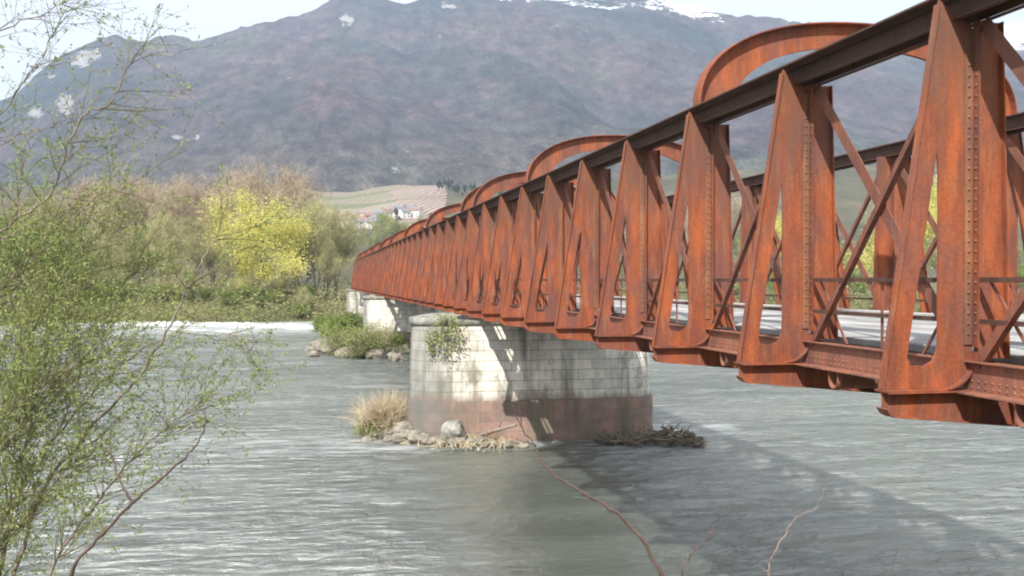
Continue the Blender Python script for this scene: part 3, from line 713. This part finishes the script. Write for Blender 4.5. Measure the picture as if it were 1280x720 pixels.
def tree_proto(name, h, seed, crown, bark='bark', leaf=None, dens=10, lsz=.16, stems=1, spread=.55, up=.2, twig=None, ntw=10, cat='tree', kids=(3, 5), levels=3, first=.38):
    random.seed(seed)
    t_ = thing(name, 'x', cat)
    tr = MB(); tips = []
    for s in range(stems):
        base = Vector((random.uniform(-.4, .4), random.uniform(-.4, .4), -0.5)) if stems > 1 else Vector((0, 0, -.5))
        d0 = Vector((random.gauss(0, .16 if stems > 1 else .04), random.gauss(0, .16 if stems > 1 else .04), 1)).normalized()
        limb(tr, base, d0, h*first, h*.014/(stems**.35), 0, levels, tips, spread, up, 5, kids)
    tr.obj('trunk', M[bark], t_)
    cr = MB()
    for (p, d) in tips:
        if twig:
            for _ in range(ntw):
                q = p+Vector((random.gauss(0, 1), random.gauss(0, 1), random.gauss(0, 1)))*h*.022
                a = (d*.6+rnd_dir(.5)).normalized(); ln = h*random.uniform(.02, .05); b = a.cross(rnd_dir()).normalized()*random.uniform(.018, .035)
                cr.add([q-a*ln-b, q-a*ln+b, q+a*ln], [(0, 1, 2)])
        if leaf: leaves(cr, p, dens, h*.03*crown, lsz, lsz*.6)
    cr.obj('crown', M[leaf or twig], t_)
    return t_
protos = {
 'bare': [tree_proto('bare_tree', 24, s, 1, twig='twig_brown', ntw=13, stems=2, spread=.5, up=.3) for s in (1, 2, 3)],
 'olive': [tree_proto('budding_tree', 20, s, 1, twig='twig_olive', leaf=None, ntw=6, stems=3, spread=.5, up=.35) for s in (4, 5)],
 'yellow': [tree_proto('willow_tree', 18, 11, 1.15, leaf='leaf_yellow', dens=44, lsz=.115, spread=.8, up=.05, stems=2, levels=3)],
 'pale': [tree_proto('leafing_tree', 16, s, 1.0, leaf='leaf_pale', dens=8, lsz=.20, spread=.55, up=.25, stems=2) for s in (21, 22)],
 'green': [tree_proto('green_tree', 13, s, 1.1, leaf='leaf_green', dens=11, lsz=.19, spread=.7, up=.1, stems=3) for s in (31, 32)],
 'shrub': [tree_proto('green_shrub', 4.5, s, 1.5, leaf='leaf_green', dens=16, lsz=.11, spread=.8, up=.1, stems=5, cat='shrub', levels=2, kids=(3, 4)) for s in (41, 42)],
 'conifer': [tree_proto('dark_tree', 15, 51, .7, leaf='leaf_dark', dens=14, lsz=.25, spread=.45, up=.3)],
}
used = set()
def place(kind, px, d, scale, label, group=None, z=None, rz=None):
    lst = protos[kind]; pr = lst[random.randrange(len(lst))]
    q = ground_at(px, d); q.z = gz(q.x, q.y) if z is None else z
    rz = random.random()*6.28 if rz is None else rz
    if id(pr) not in used:
        used.add(id(pr)); pr.location = q; pr.rotation_euler = (0, 0, rz); s = scale if hasattr(scale, '__len__') else (scale,)*3
        pr.scale = s; pr['label'] = label
        if group: pr['group'] = group
        return pr
    return copy_thing(pr, q, rz, scale, label, group)
random.seed(99)
HB = {'bare': 24*1.2, 'olive': 20*1.2, 'yellow': 18*1.2, 'pale': 16*1.2, 'green': 13*1.2}
def tall(kind, px, d, ytop, label, group=None):     # tree whose top stands at photo row ytop
    z0 = 3.3; h = (350-ytop)/F*d+EYE-z0
    pr = protos[kind][0]; H = REALH[kind]
    return place(kind, px, d, h/H*random.uniform(.95, 1.05), label, group)
REALH = {}
for kd, l in protos.items():
    REALH[kd] = max(v.co.z for pr in l for ch in pr.children for v in ch.data.vertices)*0.96
GB = 'bare brown trees of the far bank'; GO = 'budding olive brown trees of the far bank'
for px, d, y in ((325, 215, 192), (300, 230, 205), (350, 228, 208), (250, 225, 212), (215, 235, 212), (180, 228, 218), (140, 240, 222), (275, 240, 210), (110, 232, 228), (60, 240, 235), (20, 236, 240), (-30, 236, 240), (-80, 235, 235), (235, 200, 232), (160, 200, 238)):
    tall('bare', px, d, y, 'bare brown tree in the tall wood on the far bank, left of the bridge', GB)
for px, d, y in ((375, 190, 262), (395, 186, 250), (405, 196, 245), (420, 200, 262), (360, 200, 235), (270, 192, 275), (240, 188, 270), (200, 188, 262), (170, 186, 280), (130, 190, 270), (90, 186, 280), (300, 186, 300), (220, 184, 300), (150, 183, 310), (410, 184, 300)):
    tall('olive', px, d, y, 'thin olive brown budding tree at the water side of the far wood', GO)
tall('yellow', 338, 178, 226, 'bright yellow green willow standing out before the bare far bank wood')
q = tall('yellow', 318, 181, 305, 'low yellow green bush under the big yellow willow')
for px, d, y in ((10, 160, 258), (50, 162, 270), (85, 164, 290), (-40, 158, 250), (110, 168, 315), (240, 178, 350), (345, 178, 352), (140, 172, 345), (212, 179, 355)):
    tall('green', px, d*1.05, y, 'rounded green tree along the far bank, left half', 'green trees of the far bank')
# vegetation beyond the bridge on the right bank
for i in range(26):
    px = 560+i*42+random.uniform(-12, 12); d = random.uniform(215, 300); kd = random.choice(['pale', 'olive', 'olive', 'bare', 'pale'])
    y = {'pale': random.uniform(268, 320), 'olive': random.uniform(235, 290), 'bare': random.uniform(225, 265)}[kd]
    lb = {'pale': 'pale green leafing tree on the bank behind the bridge trusses', 'olive': 'olive budding tree on the bank behind the bridge trusses', 'bare': 'bare brown tree on the bank behind the bridge trusses'}[kd]
    tall(kd, px, d, y, lb, 'trees seen through the bridge trusses')
tall('yellow', 1128, 225, 215, 'yellow green willow seen through the nearest truss panels')
tall('yellow', 1000, 240, 262, 'smaller yellow green willow seen through the second truss panel')
for i in range(14):
    tall('green', 600+i*75+random.uniform(-15, 15), random.uniform(200, 212), random.uniform(325, 350), 'low green tree at the water side behind the bridge', 'low green trees behind the bridge')
# trees around the hamlet
for px, d, y in ((478, 560, 262), (492, 540, 270), (468, 520, 285), (505, 560, 276)):
    q = ground_at(px, d); z0 = foot_h(px, d)
    h = (350-y)/F*d+EYE-z0
    place('pale', px, d, h/REALH['pale'], 'pale yellow green tree standing before the hamlet', 'pale trees before the hamlet', z=z0)
for i in range(36):
    px = random.uniform(380, 560); d = random.uniform(480, 760); q = ground_at(px, d)
    place('conifer' if random.random() < .6 else 'olive', px, d, random.uniform(.4, .75), 'dark tree among the houses and fields of the far slope', 'dark trees of the far slope', z=foot_h(px, d))
# wooded knoll beside the vineyards
for i in range(40):
    px = random.uniform(546, 640); d = random.uniform(900, 1000)
    place('conifer', px, d, random.uniform(.45, .85), 'dark tree on the wooded knoll beside the vineyards', 'dark trees of the wooded knoll', z=foot_h(px, d))
# shrubs at the farther pier and the pier caps
for px, py, s, lb in ((418, 413, 1.0, 'bright green shrub left of the farther pier'), (437, 409, 1.05, 'second bright green shrub nearer the farther pier'), (404, 407, .75, 'small green shrub at the bank beyond the farther pier')):
    q = w_at(px, py+16); place('shrub', px, (EYE)*F/(py+16-350), s, lb, z=.4)
for px, py in ((432, 440), (447, 444), (460, 443), (475, 440), (422, 438)):
    bsh = MB(); random.seed(int(px)); c = w_at(px, py, .3)
    tw = MB()
    for _ in range(140):
        dr = rnd_dir(1.1); dr.z = abs(dr.z); ln = random.uniform(1.1, 3.0)
        e = c+dr*ln; tw.tube([c+rnd_dir()*.2, c+dr*ln*.5+rnd_dir()*.1, e], [.02, .015, .006], 3, cap=False)
        leaves(bsh, e, 7, .25, .09, .05); leaves(bsh, c+dr*ln*.6, 4, .3, .09, .05)
    s_ = thing('riverside_shrub', 'brownish green shrub rising from the rocks by the farther pier', 'shrub', (0, 0, 0), 0, 'brownish shrubs on the rocks')
    tw.obj('branches', M['bark'], s_); bsh.obj('foliage', M['leaf_pale' if px % 2 else 'leaf_green'], s_)
def tuft(name, c, n, ln, spread, m, label, cat, wd=.02, up=1.6):
    mb = MB()
    for _ in range(n):
        p = c+Vector((random.gauss(0, spread), random.gauss(0, spread), random.uniform(-.1, .1)))
        d = rnd_dir(up); d.z = abs(d.z)+.25; d.normalize(); l = ln*random.uniform(.5, 1.15); s = d.cross(rnd_dir()).normalized()*wd
        mid = p+d*l*.55; tip = mid+(d+Vector((d.x, d.y, -.35))).normalized()*l*.45
        mb.add([p-s, p+s, mid+s*.8, mid-s*.8, tip], [(0, 1, 2, 3), (3, 2, 4)])
    return tag(mb.obj(name, M[m]), label, cat)
tuft('dry_grass', ground_at(487, 44.6, .3), 1900, 1.9, .50, 'straw', 'tall straw coloured grass clump at the left foot of the near pier', 'grass clump')
tuft('dry_grass', ground_at(468, 44.0, .15), 450, 0.9, .35, 'leaf_pale', 'short greenish grass before the tall straw clump', 'grass clump', .02)
tuft('dry_grass', ground_at(590, 41.3, .15), 300, 0.45, .9, 'straw', 'low dry grass along the reddish pier base behind the pale boulder', 'grass clump', .02)
def wall_plant(c, n, r, label):
    mb = MB(); tw = MB()
    for _ in range(n):
        d = rnd_dir(.1); d.y = -abs(d.y)*.6; e = c+Vector((d.x*r*.8, d.y*r, d.z*r*1.1)); tw.tube([c, e], [.012, .005], 3, cap=False)
        leaves(mb, e, 12, r*.22, .06, .035)
    t_ = thing('wall_plant', label, 'plant'); tw.obj('stems', M['bark'], t_); mb.obj('foliage', M['leaf_green'], t_)
wall_plant(Vector((5.75, P1Y-1.75, EYE-2.35)), 45, .75, 'green plant growing from the cap edge of the near pier')
wall_plant(Vector((5.2, P1Y-1.55, EYE-2.7)), 12, .4, 'small green sprig low on the left nose of the near pier')
place('shrub', 500, 92, .55, 'green bush between the two stone piers', z=.5)
for i in range(64):
    px = -60+i*7.4+random.uniform(-8, 8); q0 = ground_at(px, 172); d = random.uniform(166, 178) if px < 395 else random.uniform(158, 166)
    place('shrub' if i % 3 or px > 395 else 'olive', px, d, ((random.uniform(.6, 1.1) if i % 3 else random.uniform(.25, .4)) if px < 395 else .9), 'bushy low shrub at the water edge of the far bank', 'shrubs along the far bank')
# undergrowth on the far bank: nobody could count it
ug = MB(); random.seed(5)
for i in range(26000):
    x = random.uniform(-75, 175); y = bank_y(x)+random.uniform(0, 1)**1.6*22-1.0; hgt = random.uniform(0, 1)**1.1*max(.6, 3.9+5.5*noise.noise(Vector((x*.11, y*.06, 2))))
    c = Vector((x, y, gz(x, y)+hgt)); a = rnd_dir(); b = a.orthogonal().normalized(); s = random.uniform(.14, .36)
    ug.leaf(c, a*s, b*s*.6)
tag(ug.obj('bank_undergrowth', leafmat('undergrowth', (0.13, 0.135, 0.055), (0.24, 0.235, 0.10), (0.36, 0.32, 0.16), 0.12)), kind='stuff')

# ------------------------------------------------------------------ hamlet
random.seed(12)
hs = [(428, 690), (436, 700), (446, 688), (452, 712), (440, 730), (460, 700), (466, 690), (458, 738), (432, 722), (448, 745), (474, 735), (470, 716), (497, 748), (505, 740), (512, 752), (521, 745), (500, 766), (515, 770), (397, 640), (405, 650), (412, 636), (483, 752)]
lbl = ['white', 'cream']
for i, (px, d) in enumerate(hs):
    z0 = foot_h(px, d)-.6; q = ground_at(px, d, z0); wd, dp, h = random.uniform(7, 11), random.uniform(6, 8), random.uniform(4.5, 6.5)
    red = random.random() < .5; wm = 'wall_white' if random.random() < .7 else 'wall_cream'
    h_ = thing('house', '%s walled house with %s roof in the hamlet on the far slope' % ('white' if wm == 'wall_white' else 'cream', 'red tiled' if red else 'grey slate'), 'house', q, random.uniform(-.6, .6), 'houses of the far hamlet')
    mb = MB(); mb.box(-wd/2, wd/2, -dp/2, dp/2, 0, h); mb.add([(-wd/2, -dp/2, h), (-wd/2, dp/2, h), (-wd/2, 0, h+2.2), (wd/2, -dp/2, h), (wd/2, dp/2, h), (wd/2, 0, h+2.2)], [(0, 1, 2), (3, 5, 4)]); mb.obj('wall', M[wm], h_)
    rf = MB()
    for s in (-1, 1):
        rf.add([(-wd/2-.4, s*(dp/2+.5), h-.3), (wd/2+.4, s*(dp/2+.5), h-.3), (wd/2+.4, 0, h+2.35), (-wd/2-.4, 0, h+2.35), (-wd/2-.4, s*(dp/2+.5), h-.1), (wd/2+.4, s*(dp/2+.5), h-.1), (wd/2+.4, 0, h+2.55), (-wd/2-.4, 0, h+2.55)], [(0, 1, 2, 3), (7, 6, 5, 4), (0, 4, 5, 1), (0, 3, 7, 4), (1, 5, 6, 2)])
    r_ = rf.obj('roof', M['roof_tile' if red else 'roof_slate'], h_)
    ck = MB(); ck.box(1, 1.7, .6, 1.3, h+1.2, h+3.1); ck.obj('chimney', M['wall_cream'], r_)
    for xw in (-wd/4, wd/4):
        for zw in (1.0, 3.0):
            wn = MB(); wn.box(xw-.5, xw+.5, -dp/2-.05, -dp/2+.05, zw, zw+1.2); wn.obj('window', M['glass'], h_)

# ------------------------------------------------------------------ foreground willow and bare shoots
random.seed(321)
def smooth(pts, n=5):
    pts = [Vector(p) for p in pts]; out = []
    P = [pts[0]*2-pts[1]]+pts+[pts[-1]*2-pts[-2]]
    for i in range(1, len(P)-2):
        for j in range(n):
            t = j/n; p0, p1, p2, p3 = P[i-1], P[i], P[i+1], P[i+2]
            out.append(.5*((2*p1)+(p2-p0)*t+(2*p0-5*p1+4*p2-p3)*t*t+(3*p1-p0-3*p2+p3)*t**3))
    out.append(pts[-1]); return out
def twig(br, lf, p, d, ln, r, lvl, dens, droop=0.0, lsz=.016):
    n = max(3, int(ln/.07)); pts = [p]; dd = d.normalized()
    for i in range(n):
        dd = (dd+rnd_dir()*.13+Vector((0, 0, droop))).normalized(); pts.append(pts[-1]+dd*ln/n)
    br.tube(pts, [max(r*(1-i/n*.75), .0009) for i in range(n+1)], 3, cap=False)
    for i in range(1, n+1):
        if lvl < 2 and random.random() < (.75 if lvl == 0 else .38):
            sd = (dd+rnd_dir()*.95+Vector((0, 0, .12))).normalized()
            twig(br, lf, pts[i], sd, ln*random.uniform(.3, .55), r*.55, lvl+1, dens, droop, lsz)
        if lvl >= 1 or i > n*.5:
            for _ in range(dens):
                if random.random() < .55:
                    a = (dd*.8+rnd_dir()).normalized()*lsz*random.uniform(.6, 1.4); b = a.cross(rnd_dir()).normalized()*lsz*random.uniform(.25, .42)
                    c = pts[i]+a*1.0+rnd_dir()*.012; lf.leaf(c, a, b)
def willow(stems, label, bark, depth, dens=2, lsz=.016):
    t_ = thing('willow_shrub', label, 'shrub')
    stm = MB(); tw = MB(); lf = MB(); base = None
    for (pts, r, ntw, tl, start) in stems:
        P = smooth([at(px, py, depth+dd) for (px, py, dd) in pts], 8)
        P = [p+rnd_dir()*.012 for p in P]
        L_ = len(P); stm.tube(P, [max(r*(1-.85*i/(L_-1)), .002) for i in range(L_)], 6)
        for _ in range(ntw):
            s = random.uniform(start, .99); i = int(s*(L_-1)); q = P[i].lerp(P[i+1], s*(L_-1)-i); d = (P[i+1]-P[i]).normalized()
            nd = (d*.8+rnd_dir()*.75+RT*.12+Vector((0, 0, .1))).normalized()
            twig(tw, lf, q, nd, tl*random.uniform(.5, 1.25), r*.28*(1-s*.5)+.0012, 0, dens, random.uniform(-.02, .02), lsz)
    a = stm.obj('stems', M[bark], t_, smooth=True); tw.obj('twigs', M['bark_mid'], t_)
    if lf.v: lf.obj('leaves', M['leaf_willow'], t_)
    return t_
willow([
 ([(-60, 980, 0), (-10, 760, 0), (20, 600, .1), (45, 500, .2), (60, 420, .3)], .016, 44, .62, .2),
 ([(-50, 960, .2), (40, 650, .2), (110, 540, .1), (175, 470, 0), (222, 385, -.1), (248, 335, -.1), (275, 285, 0)], .013, 11, .30, .25),
 ([(-70, 900, .5), (-10, 560, .5), (40, 420, .6), (90, 330, .6), (150, 250, .7)], .015, 24, .42, .12),
 ([(-90, 800, .9), (-40, 420, .9), (10, 300, .8), (30, 200, .8)], .016, 22, .42, .1),
 ([(-60, 940, -.2), (60, 720, -.2), (140, 600, -.1), (200, 540, 0), (255, 500, .1)], .010, 40, .45, .25),
 ([(-80, 860, .3), (10, 640, .3), (90, 520, .4), (190, 430, .4), (290, 420, .4), (322, 450, .4)], .009, 20, .34, .35),
 ([(-70, 840, .1), (-20, 620, .1), (20, 540, 0), (70, 480, 0), (130, 440, 0)], .011, 46, .5, .2),
 ([(-90, 900, .8), (-30, 700, .8), (60, 560, .8), (130, 400, .9), (170, 330, .9)], .011, 46, .5, .2),
 ([(-120, 760, .4), (-70, 560, .4), (-10, 420, .4), (40, 330, .5), (70, 270, .5)], .013, 44, .45, .12),
 ([(-120, 820, .6), (-50, 640, .6), (20, 480, .6), (80, 400, .6), (120, 340, .6)], .012, 50, .6, .2),
 ([(-90, 900, 0), (-30, 740, 0), (20, 660, 0), (80, 590, 0), (150, 520, 0)], .010, 44, .5, .2),
 ([(-140, 880, -.3), (-80, 700, -.3), (-20, 560, -.2), (30, 500, -.2), (90, 460, -.1)], .011, 44, .45, .15),
 ([(-140, 700, .1), (-90, 520, .1), (-30, 400, .1), (20, 340, .1), (60, 310, .2)], .011, 44, .45, .15),
], 'leafy young willow shrub filling the lower left foreground', 'bark_pale', 5.3, 4, .0125)
willow([
 ([(-160, 700, .8), (-100, 420, .4), (0, 292, 0), (60, 245, 0), (98, 150, 0), (135, 130, 0), (165, 78, .1), (182, 60, .1)], .012, 22, .42, .4),
 ([(-170, 500, .6), (-90, 260, .4), (-20, 170, .2), (40, 90, .1), (80, 20, 0)], .009, 22, .42, .35),
 ([(-150, 320, .3), (-60, 110, .2), (0, 40, .1), (70, 10, 0), (120, -30, 0)], .008, 16, .42, .35),
 ([(-160, 560, .2), (-60, 360, .1), (20, 290, 0), (90, 262, .1), (160, 235, .2)], .009, 16, .42, .3),
 ([(-150, 420, .9), (-70, 240, .8), (0, 180, .7), (60, 160, .6), (150, 140, .5)], .008, 9, .40, .3),
], 'taller willow with pale leaning branches reaching into the sky at upper left', 'bark_pale', 5.9, 2, .0135)
def shoot(stems, label, depth, bark='bark_red', leafy=False):
    t_ = thing('bare_shoot', label, 'branch'); sm = MB()
    for (pts, r) in stems:
        P = smooth([at(px, py, depth+dd) for (px, py, dd) in pts], 6); P = [p+rnd_dir()*.0055 for p in P]; n = len(P)
        sm.tube(P, [max(r*(1-.8*i/(n-1))*(1+.25*(i % 6 == 0)), .0012) for i in range(n)], 6)
    sm.obj('stem', M[bark], t_, smooth=True)
shoot([([(60, 860, 0), (90, 718, 0), (128, 668, 0), (165, 628, 0), (210, 592, 0), (240, 562, 0), (258, 530, 0), (256, 515, 0)], .010), ([(165, 628, 0), (150, 600, .05), (138, 560, .08), (140, 520, .1)], .006)], 'reddish bare branch curving up before the willow shrub', 4.6)
shoot([([(860, 800, 0), (828, 720, 0), (800, 672, 0), (768, 640, 0), (730, 616, 0), (700, 600, 0), (680, 582, 0), (668, 556, 0), (652, 535, 0), (640, 505, 0)], .009),
       ([(668, 556, 0), (655, 552, .0), (645, 548, 0)], .004), ([(652, 535, 0), (650, 515, 0), (648, 490, 0)], .003)], 'long reddish bare shoot rising across the water before the pier', 4.0)
shoot([([(840, 790, 0), (852, 718, 0), (872, 685, 0), (893, 660, 0), (903, 630, 0)], .005)], 'short thin reddish shoot right of the long one', 4.0)
shoot([([(975, 800, 0), (962, 718, 0), (968, 690, 0), (985, 662, 0), (998, 645, 0), (1022, 634, 0), (1030, 612, 0), (1038, 592, 0)], .0045), ([(962, 718, 0), (955, 712, 0), (950, 704, 0)], .003)], 'pale forked bare shoot at lower right centre', 3.9, 'bark_pale')
shoot([([(1110, 780, 0), (1116, 710, 0), (1122, 682, 0)], .003)], 'tiny thin shoot tip between the two right hand shoots', 3.9)
shoot([([(1230, 780, 0), (1216, 722, 0), (1207, 706, 0)], .003)], 'tiny thin shoot tip nearest the lower right corner', 3.9)
for prl in protos.values():
    for pr in prl:
        if id(pr) not in used:
            for ch in list(pr.children): bpy.data.objects.remove(ch)
            bpy.data.objects.remove(pr)
